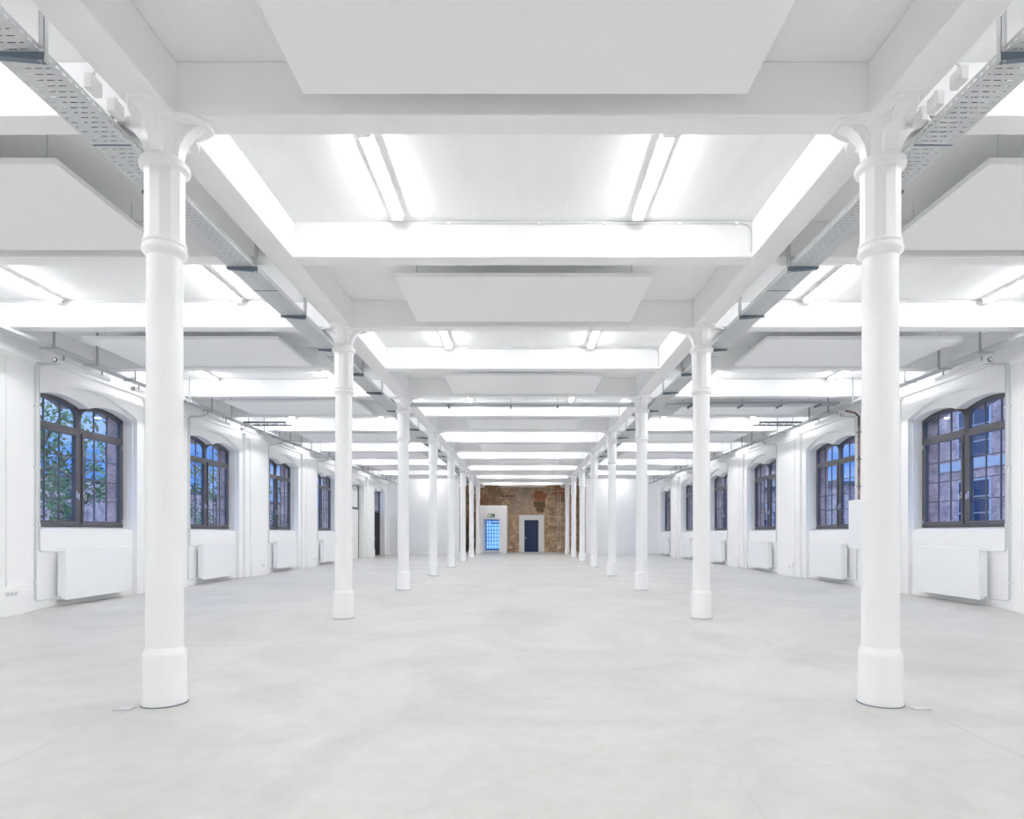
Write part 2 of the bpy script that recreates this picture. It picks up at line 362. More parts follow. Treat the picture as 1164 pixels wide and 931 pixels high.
# ------------------------------------------------------------------ columns
def cap_ring(z, R, w, core):
    out = []
    for i in range(96):
        a = 2*math.pi*i/96; q = (a+math.pi/4) % (math.pi/2)-math.pi/4
        d = min(R/max(math.cos(q), .01), w/max(abs(math.sin(q)), .001)); r = max(core, d)
        out.append((r*math.cos(a), r*math.sin(a), z))
    return out
def star_ring(z, R, k):
    out = []
    for i in range(96):
        a = 2*math.pi*i/96; q = abs((a+math.pi/4) % (math.pi/2)-math.pi/4)/(math.pi/4)
        r = R*(1-k*min(1, max(0, (q-.25)/.75))**.8); out.append((r*math.cos(a), r*math.sin(a), z))
    return out
def make_column():
    r = empty('cast_iron_column')
    MB().lathe([(.178, 0), (.178, .004), (.170, .007)]).build('base_shadow_ring', M['bracket'], r)  # dark ring added as the contact shadow at the column foot
    MB().lathe([(.170, .006), (.172, .02), (.166, .05), (.163, .40), (.160, .425), (.150, .44), (.140, .47)]).build('base', M['iron'], r)
    MB().lathe([(.140, .46), (.137, 1.5), (.133, 3.69)]).build('shaft', M['iron'], r)
    MB().lathe([(.135, 3.66), (.150, 3.685), (.166, 3.70), (.170, 3.715), (.166, 3.735), (.152, 3.745), (.152, 3.757), (.162, 3.765), (.164, 3.775), (.156, 3.79)]).build('lower_ring', M['iron'], r)
    MB().lathe([(.158, 3.785), (.152, 3.83), (.152, 4.34), (.158, 4.37)], n=12, smooth=False, rot=.5).build('neck', M['iron'], r)
    MB().lathe([(.155, 4.36), (.17, 4.375), (.186, 4.385), (.190, 4.405), (.186, 4.43), (.165, 4.44), (.160, 4.46), (.14, 4.475)]).build('upper_ring', M['iron'], r)
    rings = []
    for i in range(13):
        t = i/12; R = .135+.235*(1-math.sqrt(max(0, 1-t*t))); rings.append(cap_ring(4.45+.285*t, R, .046+.014*t, .120+.075*t**5))
    c = MB().loft(rings).build('capital', M['iron'], r)
    MB().loft([star_ring(4.728, .376, .37), star_ring(4.755, .388, .35)], smooth=False).build('capital_plate', M['iron'], c)
    return r
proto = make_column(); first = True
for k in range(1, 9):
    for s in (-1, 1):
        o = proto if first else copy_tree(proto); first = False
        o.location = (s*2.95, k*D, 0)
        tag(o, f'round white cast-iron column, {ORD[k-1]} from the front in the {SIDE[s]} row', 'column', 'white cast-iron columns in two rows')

# ------------------------------------------------------------------ acoustic panels
def make_panel():
    r = empty('acoustic_panel')
    MB().box(-1.70, 1.70, -.84, .84, 0, .06).build('panel', M['panel'], r, bevel=.004)
    for x in (-1.45, 1.45):
        for y in (-.62, .62):
            MB().tube([(x, y, .055), (x, y, ZD-ZB)], .003, 6).build('hanging_wire', M['rod'], r)
    return r
pp = make_panel(); first = True
def place_panel(x, y, label, grp):
    global first
    o = pp if first else copy_tree(pp); first = False
    o.location = (x, y, ZB); tag(o, label, 'ceiling panel', grp)
for n in range(0, 9):
    place_panel(0.02, (n+.76)*D, f'grey-white acoustic ceiling panel over the middle aisle, {ORD[n]} from the front', 'acoustic panels over the middle aisle')
for s in (-1, 1):
    for n in range(1, 8):
        place_panel(s*5.95, (n+.272)*D, f'grey-white acoustic ceiling panel over the {SIDE[s]} aisle, {ORD[n-1]} from the front', f'acoustic panels over the {SIDE[s]} aisle')

# ------------------------------------------------------------------ batten lights
def make_lamp():
    r = empty('batten_light')
    MB().box(-.078, .078, -.78, .78, -.05, 0).build('housing', M['plastic'], r, bevel=.006)
    n = 8; prof = [(.058*math.cos(math.pi*i/n), -.049-.042*math.sin(math.pi*i/n)) for i in range(n+1)]
    vs = [(x, y, z) for y in (-.76, .76) for (x, z) in prof]
    m = MB(); k = n+1
    m.add(vs, [(i, i+1, k+i+1, k+i) for i in range(n)], True); m.add(vs[:k], [tuple(range(k))]); m.add(vs[k:], [tuple(range(k))[::-1]])
    m.build('diffuser', M['lamp'], r)
    for y in (-.76, .76): MB().box(-.062, .062, y-.02, y+.02, -.095, -.045).build('end_cap', M['plastic'], r, bevel=.005)
    return r
pl = make_lamp(); first = True
def place_lamp(x, y, label, grp):
    global first
    o = pl if first else copy_tree(pl); first = False
    o.location = (x, y, ZD); tag(o, label, 'ceiling light', grp)
for n in range(0, 9):
    for s, x in ((-1, -1.48), (1, 1.37)):
        place_lamp(x, (n+.285)*D, (f'lit tube light over the middle aisle, {SIDE[s]} of the pair above the viewer' if n == 0 else
            f'lit tube light over the middle aisle, {SIDE[s]} of the {ORD[n-1]} pair from the front'), 'tube lights over the middle aisle')
for s in (-1, 1):
    for n in range(-1, 8):
        y = min((n+.8)*D, YE-1.05)
        for q, x in ((('column', 4.58), ('wall', 7.48)) if n < 7 else (('middle', 6.0),)):
            place_lamp(s*x, y, (f'lit tube light over the {SIDE[s]} aisle, {q} side, ' + ('beside the viewer' if n == 0 else 'behind the viewer') if n < 1 else
                f'lit tube light over the {SIDE[s]} aisle, {ORD[n-1]} from the front on the {q} side'), f'tube lights over the {SIDE[s]} aisle')

# ------------------------------------------------------------------ cable trays (built along local Y)
ZT = 4.60
def tray_mesh(L, w=.32, h=.06):
    m = MB(); e = w/2
    m.box(-e, e, 0, L, 0, .002)
    for q in (-1, 1):
        m.box(q*e, q*(e-.002), 0, L, .002, h); m.box(q*e, q*(e-.012), 0, L, h, h+.002)
    return m
for s in (-1, 1):                                       # main trays outside each column row
    xc = 3.385
    r = empty('cable_tray', (s*xc, -1.0, ZT))
    L = 7.85*D+1
    tray_mesh(L).build('tray', M['tray'], r)
    k = .81-.325; i = 0
    while k*D < 7.8*D:
        y = k*D+1.0
        fr_ = k % .5
        if fr_ < .032: y += .16-fr_*D if fr_ < .032 else 0
        if fr_ > .468: y -= .16-(.5-fr_)*D
        if abs(k-3.10) < .08: y += .42
        br = MB(); x0, x1 = -s*.20, s*.17
        br.add([(x0, y-.022, 0), (x0, y+.022, 0), (x1, y+.022, 0), (x1, y-.022, 0), (x0, y-.022, -.055), (x0, y+.022, -.055), (x1, y+.022, -.022), (x1, y-.022, -.022)],
               [(0, 1, 2, 3), (4, 7, 6, 5), (0, 4, 5, 1), (2, 6, 7, 3), (0, 3, 7, 4), (1, 5, 6, 2)])
        o = br.build('bracket_arm', M['bracket'], r, recalc=True)
        hg = MB(); xi = -s*.185
        hg.box(xi-.018, xi+.018, y-.02, y-.017, -.06, ZD-ZT)
        hg.box(xi-.018, xi-.015, y-.02, y+.02, -.06, ZD-ZT); hg.box(xi+.015, xi+.018, y-.02, y+.02, -.06, ZD-ZT)
        hg.build('hanger_channel', M['tray'], r)
        k += .325; i += 1
    for y in range(3, int(L), 3):
        MB().box(-.158, .158, y-.008, y+.008, -.003, 0).build('joint_strip', M['bracket'], r)
    tag(r, f'long perforated galvanised cable tray running beside the {SIDE[s]} column row', 'cable tray')
    r = empty('cable_bundle', (s*xc, -1.0, ZT))
    for i in range(7):
        x = -s*.125+s*i*.027; rad = .011
        pts = [(x+.006*math.sin(j*1.7+i*2.1), .05+j*(L-.1)/30, .0035+rad) for j in range(31)]
        MB().tube(pts, rad, 6).build('cable', M['cable'], r)
    tag(r, f'dark cables lying in the tray beside the {SIDE[s]} column row', 'cables')
for s in (-1, 1):                                       # wall trays
    r = empty('cable_tray', (s*8.215, -1.0, ZT)); L = YE+1-.1
    tray_mesh(L, .22, .05).build('tray', M['tray'], r)
    k = 2.09 if s < 0 else 2.14
    while k < 7.8:
        y = k*D+1; f2 = k % .5
        if f2 < .032: y += .16-f2*D
        if f2 > .468: y -= .16-(.5-f2)*D
        h = MB(); h.box(-.112, .112, y-.014, y+.014, -.022, 0)
        h.build('bracket_arm', M['rod'], r)
        h = MB(); h.box(-s*.135-.015, -s*.135+.015, y-.015, y+.015, -.03, ZD-ZT); h.build('hanger_channel', M['rod'], r)
        k += .213
    tag(r, f'narrow galvanised cable tray hung along the top of the {SIDE[s]} wall', 'cable tray')
# transverse tray behind the third columns
r = empty('cable_tray', (0, 3.12*D, 0))
m = MB()
path = [(-3.0, ZT+.075), (7.0, ZT+.075), (7.3, ZT+.10), (8.1, ZT+.10)]
for (xa, za), (xb, zb) in zip(path[:-1], path[1:]):
    for (ya, yb, ha, hb) in ((-.15, .15, 0, .003), (-.15, -.147, 0, .055), (.147, .15, 0, .055)):
        m.add([(xa, ya, za+ha), (xb, ya, zb+ha), (xb, yb, zb+ha), (xa, yb, za+ha), (xa, ya, za+hb), (xb, ya, zb+hb), (xb, yb, zb+hb), (xa, yb, za+hb)],
              [(0, 3, 2, 1), (4, 5, 6, 7), (0, 1, 5, 4), (1, 2, 6, 5), (2, 3, 7, 6), (3, 0, 4, 7)])
m.build('tray', M['rod'], r)
for x in (-1.9, -.3, .9, 4.3, 5.6, 6.6, 7.6):
    z0 = ZT+.075 if x < 6.8 else ZT+.10
    h = MB(); h.box(x-.02, x+.02, -.17, .17, z0-.04, z0); h.build('bracket_arm', M['bracket'], r)
    for q in ((-.162, .162) if x < 4 else (-.162,)): MB().tube([(x, q, z0-.04), (x, q, ZD-.002)], .005, 6).build('threaded_rod', M['rod'], r)
tag(r, 'galvanised cable tray crossing the hall between the third columns to the right wall', 'cable tray')
for s in (-1, 1):                                       # short ladder stubs in the aisles
    r = empty('cable_ladder', (0, 3.555*D, ZT-.02))
    for q in (-.23, .23): MB().box(s*6.85, s*8.08, q-.012, q+.012, 0, .05).build('side_rail', M['bracket'], r)
    for i in range(5):
        x = 6.95+i*.26
        MB().box(s*x-.012, s*x+.012, -.22, .22, .01, .03).build('rung', M['rod'], r)
    for x in (6.95, 7.9):
        MB().tube([(s*x, 0, .02), (s*x, 0, ZD-ZT+.02)], .005, 6).build('threaded_rod', M['rod'], r)
    tag(r, f'short open cable ladder branching off the {SIDE[s]} wall tray into the aisle', 'cable ladder')
# junction boxes beside the main trays near the first columns, with cables
for (s, lst) in ((-1, [(.895, 'rear'), (.945, 'front')]), (1, [(.88, 'first'), (.93, 'second'), (.965, 'third')])):
    for i, (k, w) in enumerate(lst):
        r = empty('junction_box', (s*3.17, k*D, ZT+.06))
        MB().box(-.03, .03, -.06, .06, -.01, .10).build('box', M['plastic'], r, bevel=.006)
        MB().box(-.032-.004, .0, -.052, .052, .0, .09).build('lid', M['plastic'], r, bevel=.004)
        MB().lathe([(.012, .10), (.012, .125), (.009, .13)], 0, .0, 10).build('cable_gland', M['rod'], r)
        if s < 0: w = ('nearer', 'farther')[i]
        tag(r, f'small white junction box on the {SIDE[s]} cable tray near the first column, {w} ' + ('of two' if s < 0 else 'of three'), 'junction box', 'junction boxes on the main cable trays')
    k = lst[0][0]
    c = MB().tube([(s*3.17, k*D, ZT+.19), (s*3.165, k*D+.03, ZT+.24), (s*3.15, k*D+.10, ZT+.25), (s*3.125, k*D+.16, ZT+.28), (s*3.115, k*D+.2, ZT+.34)], .008, 8).build('cable', M['pipe'])
    tag(c, f'thin grey cable looping from the junction box up to the {SIDE[s]} beam', 'cable')
# tubular fittings hung under the wall trays
def make_spot():
    r = empty('tube_fitting')
    m = MB().tube([(0, -.7, 0), (0, .7, 0)], .038, 16); m.build('tube', M['plastic'], r)
    MB().tube([(0, -.715, 0), (0, -.70, 0)], .041, 16).build('end_ring', M['black'], r)
    MB().tube([(0, -.718, 0), (0, -.714, 0)], .030, 16).build('end_disc', M['plastic'], r)
    for y in (-.5, .5): MB().box(-.012, .012, y-.012, y+.012, .03, .122).build('clip', M['rod'], r)
    return r
ps = make_spot(); first = True
for s in (-1, 1):
    for i, k in enumerate((2.29, 2.72, 3.29, 3.72, 4.29)):
        if s > 0 and i % 2: continue
        o = ps if first else copy_tree(ps); first = False
        o.location = (s*8.29, k*D, ZT-.135+.01)
        tag(o, f'white tubular fitting under the {SIDE[s]} wall cable tray, {ORD[i if s < 0 else i//2]} from the front', 'tube fitting', 'tubular fittings under the wall trays')
# conduits on the beams
for n in range(1, 6):
    y = (n+.5)*D-.135
    c = MB().tube([(-1.15, y, ZD-.035), (2.66, y, ZD-.035), (2.74, y, ZD-.06), (2.775, y, ZD-.12), (2.775, y, ZB+.06)], .011, 8)
    r = empty('conduit'); c.build('pipe', M['pipe'], r)
    for x in (-.9, .2, 1.0, 1.9, 2.6): MB().box(x-.02, x+.02, y-.016, y+.016, ZD-.052, ZD-.018).build('clip', M['plastic'], r)
    tag(r, f'thin pale conduit along the {ORD[n-1]} lit middle aisle beam from the front', 'conduit', 'conduits along the beams')
for s in (-1, 1):
    for n in range(1, 5):
        y = (n+1)*D-.135
        r = empty('conduit'); MB().tube([(s*3.4, y, ZD-.03), (s*8.5, y, ZD-.03)], .010, 8).build('pipe', M['pipe'], r)
        for x in (3.8, 5.1, 6.2, 7.3): MB().box(s*x-.02, s*x+.02, y-.015, y+.015, ZD-.045, ZD-.015).build('clip', M['plastic'], r)
        tag(r, f'thin pale conduit along the {ORD[n-1]} lit {SIDE[s]} aisle beam from the front', 'conduit', 'conduits along the beams')

# ------------------------------------------------------------------ windows
def make_window(s):
    r = empty('window_proto')
    P = lambda u, d, z: (s*d, u, z)
    def bx(mb, u0, u1, z0, z1, d0=-.03, d1=.05): mb.box(s*d0, s*d1, u0, u1, z0, z1)
    ZS, ZTr = 1.53, 3.50
    f = MB(); fw = .075
    bx(f, -WHW, -WHW+fw, ZS, 3.99); bx(f, WHW-fw, WHW, ZS, 3.99); bx(f, -WHW, WHW, ZS, ZS+.06); bx(f, -.06, .06, ZS, 3.99); bx(f, -WHW, WHW, ZTr-.05, ZTr+.05)
    n = 40; us = [-WHW+2*WHW*i/n for i in range(n+1)]
    top = [twin_z(u) for u in us]
    for i in range(n):
        u0, u1, a0, a1 = us[i], us[i+1], top[i], top[i+1]; t = .085
        f.add([P(u0, -.03, a0-t), P(u1, -.03, a1-t), P(u1, -.03, a1), P(u0, -.03, a0), P(u0, .05, a0-t), P(u1, .05, a1-t), P(u1, .05, a1), P(u0, .05, a0)],
              [(0, 1, 2, 3), (7, 6, 5, 4), (0, 4, 5, 1)])
    # solid block under the meeting of the two arches
    f.add([P(-.2, -.03, 3.99), P(.2, -.03, 3.99), P(.06, -.03, 3.82), P(-.06, -.03, 3.82), P(-.2, .05, 3.99), P(.2, .05, 3.99), P(.06, .05, 3.82), P(-.06, .05, 3.82)],
          [(0, 1, 2, 3), (7, 6, 5, 4), (0, 3, 7, 4), (1, 5, 6, 2), (2, 6, 7, 3), (0, 4, 5, 1)])
    f.build('window_frame', M['frame'], r, recalc=False)
    for q in (-1, 1):
        a, bq = sorted((q*.065, q*(WHW-.08)))
        sh = MB(); w = .055
        bx(sh, a, a+w, ZS+.065, ZTr-.055, -.055, .03); bx(sh, bq-w, bq, ZS+.065, ZTr-.055, -.055, .03)
        bx(sh, a, bq, ZS+.065, ZS+.065+w, -.055, .03); bx(sh, a, bq, ZTr-.055-w, ZTr-.055, -.055, .03)
        so = sh.build('casement', M['frame'], r)
        gb = MB(); ia, ib = a+w, bq-w; z0, z1 = ZS+.13, ZTr-.12
        for i in (1, 2): u = ia+(ib-ia)*i/3; bx(gb, u-.010, u+.010, z0, z1, -.010, .016)
        for i in (1, 2, 3): z = z0+(z1-z0)*i/4; bx(gb, ia, ib, z-.010, z+.010, -.009, .015)
        gb.build('glazing_bars', M['frame'], so)
        g = MB(); bx(g, ia-.01, ib+.01, z0-.01, z1+.01, .0, .006); g.build('pane', M['glass'], so)
        hd = MB(); u = q*.10; bx(hd, u-.014, u+.014, 2.12, 2.26, -.068, -.055); hd.box(s*-.105, s*-.06, u-.009, u+.009, 2.19, 2.21)
        hd.box(s*-.11, s*-.092, u-.011, u+.011, 2.08, 2.21); hd.build('handle', M['chrome'], so, bevel=.003)
        hg = MB()
        for z in (1.66, 3.34): hg.tube([P(q*(WHW-.075), -.06, z-.05), P(q*(WHW-.075), -.06, z+.05)], .011, 8)
        hg.build('hinge', M['chrome'], so)
        ub = MB()
        for i in (1, 2): u = a+(bq-a)*i/3; bx(ub, u-.011, u+.011, ZTr+.04, twin_z(u)-.05, -.010, .016)
        ub.build('upper_glazing_bars', M['frame'], r)
        g = MB(); k = 14; uu = [a+(bq-a)*i/k for i in range(k+1)]
        for dd in (0, .006):
            lo = [P(u, dd, ZTr+.03) for u in uu]; hi = [P(u, dd, twin_z(u)-.04) for u in uu]; g.strip(lo, hi)
        g.build('upper_pane', M['glass'], r)
    return r
wi = 0
for s in (-1, 1):
    pw = make_window(s); first = True; cnt = 0
    for n in range(2, 8):
        if n in DOORS[s]: continue
        o = pw if first else copy_tree(pw); first = False
        o.location = (s*XG, (n+.5)*D, 0); wi += 1; o.name = 'window_%d' % wi
        struct(o, f'arched twin window with charcoal frame in the {SIDE[s]} wall, {ORD[cnt]} from the front', 'window'); cnt += 1
# left wall doors
for n, dk in ((6, False), (7, True)):
    r = empty('door_%d' % (n-5), (-XG, (n+.5)*D, 0)); s = -1
    f = MB()
    def bx(mb, u0, u1, z0, z1, d0=-.03, d1=.05): mb.box(s*d0, s*d1, u0, u1, z0, z1)
    bx(f, -WHW, -WHW+.09, 0, 3.99); bx(f, WHW-.09, WHW, 0, 3.99); bx(f, -WHW, WHW, 2.7, 2.82); bx(f, -.03, .03, 2.82, 4.0)
    n_ = 40; us = [-WHW+2*WHW*i/n_ for i in range(n_+1)]
    for d in (-.03, .05): f.strip([(s*d, u, twin_z(u)-.1) for u in us], [(s*d, u, twin_z(u)) for u in us])
    f.build('door_frame', M['frame'], r)
    for q in (-1, 1):
        a, c2 = sorted((q*.005, q*(WHW-.095)))
        lf = MB(); bx(lf, a, c2, .01, 2.695, -.02, .03); lo = lf.build('leaf', M['dark'] if dk else M['plastic'], r)
        h = MB(); bx(h, q*.1-.012, q*.1+.012, .95, 1.15, -.04, -.02); h.box(s*-.08, s*-.06, q*.1-.01, q*.1+q*.13, 1.04, 1.06); h.box(s*-.065, s*-.03, q*.1-.01, q*.1+.01, 1.04, 1.06); h.build('handle', M['chrome'], lo)
    for q in (-1, 1):
        uu = [u for u in us if q*u >= .02 and q*u <= WHW-.08]; g = MB(); g.strip([(0, u, 2.82) for u in uu], [(0, u, twin_z(u)-.05) for u in uu]); g.build('fanlight', M['glass'] if dk else M['plastic'], r)
    struct(r, 'near-black double door under a fanlight at the far end of the left wall' if dk else 'white double door in a tall niche after the last left window', 'door')
# plain white door in left aisle end wall
r = empty('door_3', (-8.2, YE, 0))
m = MB(); m.box(-.56, -.47, -.03, 0, 0, 2.55); m.box(.47, .56, -.03, 0, 0, 2.55); m.box(-.56, .56, -.03, 0, 2.46, 2.55); m.build('door_frame', M['paint'], r)
m = MB(); m.box(-.465, .465, -.018, 0, .02, 2.455); lf = m.build('leaf', M['plastic'], r)
m = MB(); m.box(.37, .40, -.026, -.018, .95, 1.15); m.tube([(.385, -.026, 1.05), (.385, -.07, 1.05), (.27, -.07, 1.05)], .009, 8); m.build('handle', M['chrome'], lf)
struct(r, 'plain white door in the end wall of the left aisle', 'door')

# ------------------------------------------------------------------ radiators and their pipes
def make_radiator(s):
    r = empty('radiator')
    # local origin at the niche back wall, d measured into the room (towards the middle)
    def bx(mb, u0, u1, z0, z1, d0, d1): mb.box(-s*d0, -s*d1, u0, u1, z0, z1)
    z0, z1 = .12, 1.11; hw = .94
    m = MB(); bx(m, -hw, hw, z0, z1, .20, .225); m.build('front_panel', M['steelwhite'], r, bevel=.008)
    m = MB(); bx(m, -hw, hw, z0, z1, .07, .09); m.build('back_panel', M['steelwhite'], r, bevel=.006)
    m = MB(); bx(m, -hw+.02, hw-.02, z0+.03, z1-.03, .135, .15)
    for i in range(36):
        u = -hw+.05+i*(2*hw-.1)/35; bx(m, u-.004, u+.004, z0+.05, z1-.05, .09, .2)
    m.build('convector_fins', M['steelwhite'], r)
    for q in (-1, 1):
        m = MB(); bx(m, q*hw-.004, q*hw+.004, z0+.02, z1-.005, .085, .21); m.build('side_cover', M['steelwhite'], r)
    m = MB(); bx(m, -hw, hw, z1-.012, z1+.002, .09, .10); bx(m, -hw, hw, z1-.012, z1+.002, .195, .205)
    for i in range(50):
        u = -hw+.02+i*(2*hw-.04)/49; bx(m, u-.008, u+.008, z1-.008, z1, .1, .195)
    m.build('top_grille', M['steelwhite'], r)
    for u in (-.6, .6):
        m = MB(); bx(m, u-.02, u+.02, z0+.1, z1-.1, .002, .07); m.build('wall_bracket', M['steelwhite'], r)
    m = MB(); m.tube([(-s*.145, -hw-.01, z1-.05), (-s*.145, -hw-.07, z1-.05)], .016, 10); m.tube([(-s*.145, -hw-.05, z1-.05), (-s*.235, -hw-.05, z1-.05)], [.018, .021], 12)
    m.build('thermostat_valve', M['plastic'], r)
    m = MB(); m.tube([(-s*.145, -hw-.01, z0+.05), (-s*.145, -hw-.06, z0+.05)], .014, 10); m.box(-s*.125, -s*.165, -hw-.055, -hw-.03, z0+.03, z0+.07); m.build('return_valve', M['chrome'], r)
    return r
for s in (-1, 1):
    pr = make_radiator(s); first = True; cnt = 0
    for n in range(2, 8):
        if n in DOORS[s]: continue
        yc = (n+.5)*D
        o = pr if first else copy_tree(pr); first = False
        o.location = (s*XN, yc, 0)
        tag(o, f'white panel radiator under the {ORD[cnt]} {SIDE[s]} window from the front', 'radiator', f'radiators along the {SIDE[s]} wall')
        xr = s*(XN-.145); yv = yc-.94-.07; yp = yc-1.48; xp = s*(XP+.035)
        for (nm, zt, dy, top) in (('supply', 1.06, .03, 4.42), ('return', .17, -.05, 4.42)):
            r = empty('heating_pipe')
            MB().tube([(xr, yv-.002 if nm == 'supply' else yv+.009, zt), (xr, yc-1.36, zt), (s*(XF-.03), yp+dy+.04, zt), (s*(XF-.03), yp+dy, zt+.04), (s*(XF-.03), yp+dy, top), (s*(XF-.04), yp+dy, top+.05), (s*8.40, yp+dy, top+.07)], .011, 8).build('pipe', M['pipe'], r)
            for z in (.5, 1.55, 2.6, 3.7):
                if z > zt: MB().box(s*(XF-.001), s*(XF-.045), yp+dy-.018, yp+dy+.018, z-.015, z+.015).build('clip', M['plastic'], r)
            tag(r, f'thin {nm} pipe running down the wall to the {ORD[cnt]} {SIDE[s]} radiator', 'pipe', 'heating pipes beside the windows')
        cnt += 1
# ------------------------------------------------------------------ sockets, wall conduit
def make_sockets(s, loc, label, nsk=3):
    r = empty('wall_socket', loc)
    MB().box(0, -s*.010, -.04*nsk-.005, .04*nsk+.005, -.045, .045).build('plate', M['plastic'], r, bevel=.003)
    for i in range(nsk):
        y = (i-(nsk-1)/2)*.08
        MB().tube([(-s*.010, y, 0), (-s*.016, y, 0)], .027, 16).build('outlet', M['pipe'], r)
    tag(r, label, 'socket', 'sockets on the pilaster plinths')
xs_ = XP-.10
make_sockets(-1, (-xs_, 2.055*D, .37), 'white triple wall socket low on the nearest left pilaster')
make_sockets(-1, (-xs_, 4.05*D, .32), 'white wall socket low on the pilaster between the second and third left windows', 2)
make_sockets(-1, (-xs_, 5.05*D, .32), 'white wall socket low on the pilaster between the third and fourth left windows', 2)
make_sockets(1, (xs_, 3.93*D, .32), 'white wall socket low on the pilaster between the second and third right windows', 2)
r = empty('conduit'); x = -(XP-.052); y = 2.045*D
MB().tube([(x, y, .50), (x, y, 4.41)], .010, 8).build('pipe', M['plastic'], r)
for z in (1.1, 2.0, 2.9, 3.8): MB().box(x-.012, -(XP-.04), y-.02, y+.02, z-.015, z+.015).build('clip', M['plastic'], r)
tag(r, 'white vertical conduit down the nearest left pilaster', 'conduit')
# white cabinet and rusty pipe on the right pilaster
r = empty('wall_cabinet', (XP-.04, 3.02*D, .99))
MB().box(-.20, 0, -.62, .74, 0, 1.26).build('body', M['steelwhite'], r, bevel=.006)
m = MB(); m.box(-.212, -.20, -.60, .72, .02, 1.24); d_ = m.build('door', M['steelwhite'], r, bevel=.003)
m = MB(); m.box(-.225, -.212, -.55, -.53, .55, .68); m.build('handle', M['chrome'], d_)
tag(r, 'white metal wall cabinet on the right wall, mostly hidden behind the first right column', 'cabinet')
r = empty('riser_pipe'); x = XP-.09; y = 3.125*D
MB().tube([(x, y, 2.24), (x, y, 4.40), (x-.1, y, 4.5), (8.32, y, 4.555)], .028, 12).build('pipe', M['rust'], r)
for z in (2.6, 3.3, 4.0): MB().box(x+.03, x-.035, y-.045, y+.045, z-.02, z+.02).build('clamp', M['bracket'], r)
tag(r, 'rusty brown riser pipe between the cable tray and the white cabinet on the right wall', 'pipe')
# floor boxes
for s, (px, py) in ((-1, (-3.17, 4.83)), (1, (3.17, 4.84))):
    r = empty('floor_box', (px, py, 0))
    MB().box(-.07, .07, -.05, .05, 0, .004).build('lid', M['rod'], r)
    MB().box(-.055, .055, -.035, .035, .004, .006).build('inlay', M['pipe'], r)
    tag(r, f'small metal floor outlet plate beside the base of the first {SIDE[s]} column', 'floor outlet')

# ------------------------------------------------------------------ far end: portals, doors, sign, old iron
yf = 8.45*D
r = empty('door_surround', (0, 0, 0))
m = MB(); m.box(-3.25, -2.74, yf, YB, 0, 3.33); m.box(-1.62, -1.10, yf, YB, 0, 3.33); m.box(-2.74, -1.62, yf, YB, 2.39, 3.33)
m.build('portal', M['paint'], r)
m = MB(); m.box(-2.735, -1.625, yf+.9, YB, 0, .15); m.build('step', M['plastic'], r)
tag(r, 'deep white door surround built out from the brick wall under the exit sign', 'door surround'); r['kind'] = 'structure'; r.name = 'trim_90'
r = empty('door_4', (0, YB-.05, 0))
m = MB(); 
for (x0, x1, z0, z1) in ((-2.73, -2.67, .15, 2.38), (-1.69, -1.63, .15, 2.38), (-2.73, -1.63, 2.32, 2.38), (-2.73, -1.63, .15, .22)): m.box(x0, x1, -.03, .03, z0, z1)
m.build('door_frame', M['navy'], r)
m = MB(); m.box(-2.67, -1.69, -.01, .01, .22, 2.32); lf = m.build('leaf', M['doorglass'], r)
m = MB(); m.box(-2.28, -1.69, -.07, -.02, 2.08, 2.14); m.box(-2.28, -2.24, -.07, -.02, 2.08, 2.32); m.build('door_closer', M['bracket'], lf)
m = MB(); m.box(-2.62, -2.60, -.05, -.01, 1.0, 1.2); m.build('handle', M['chrome'], lf)
struct(r, 'bright blue backlit glass-brick door inside the white surround at the far end', 'door')
# exit sign
r = empty('exit_sign', (-2.18, yf, 2.63))
MB().box(-.24, .24, -.03, 0, -.12, .12).build('plate', M['green'], r, bevel=.004)
m = MB(); z = 0
m.box(-.20, -.06, -.034, -.03, -.085, .085)
m.build('door_symbol', M['signwhite'], r)
m = MB()
m.tube([(.03, -.032, .075), (.03, -.036, .075)], .022, 14)
def limb(a, c, w):
    d = Vector((c[0]-a[0], 0, c[1]-a[1])).normalized(); p = Vector((-d.z, 0, d.x))*w
    A = Vector((a[0], -.035, a[1])); C = Vector((c[0], -.035, c[1]))
    vs = [A+p, C+p, C-p, A-p]; m.add(vs+[v+Vector((0, .004, 0)) for v in vs], [(0, 1, 2, 3), (7, 6, 5, 4), (0, 4, 5, 1), (1, 5, 6, 2), (2, 6, 7, 3), (3, 7, 4, 0)])
for a, c, w in (((.035, .05), (.07, -.02), .017), ((.04, .04), (-.01, .02), .008), ((-.01, .02), (-.025, -.015), .008), ((.045, .035), (.085, .03), .008), ((.085, .03), (.11, .055), .008), ((.065, -.02), (.03, -.05), .010), ((.03, -.05), (.0, -.09), .009), ((.07, -.02), (.105, -.05), .010), ((.105, -.05), (.15, -.05), .009)): limb(a, c, w)
m.build('running_figure', M['signwhite'], r)
tag(r, 'small green and white emergency exit sign above the glass door', 'sign')
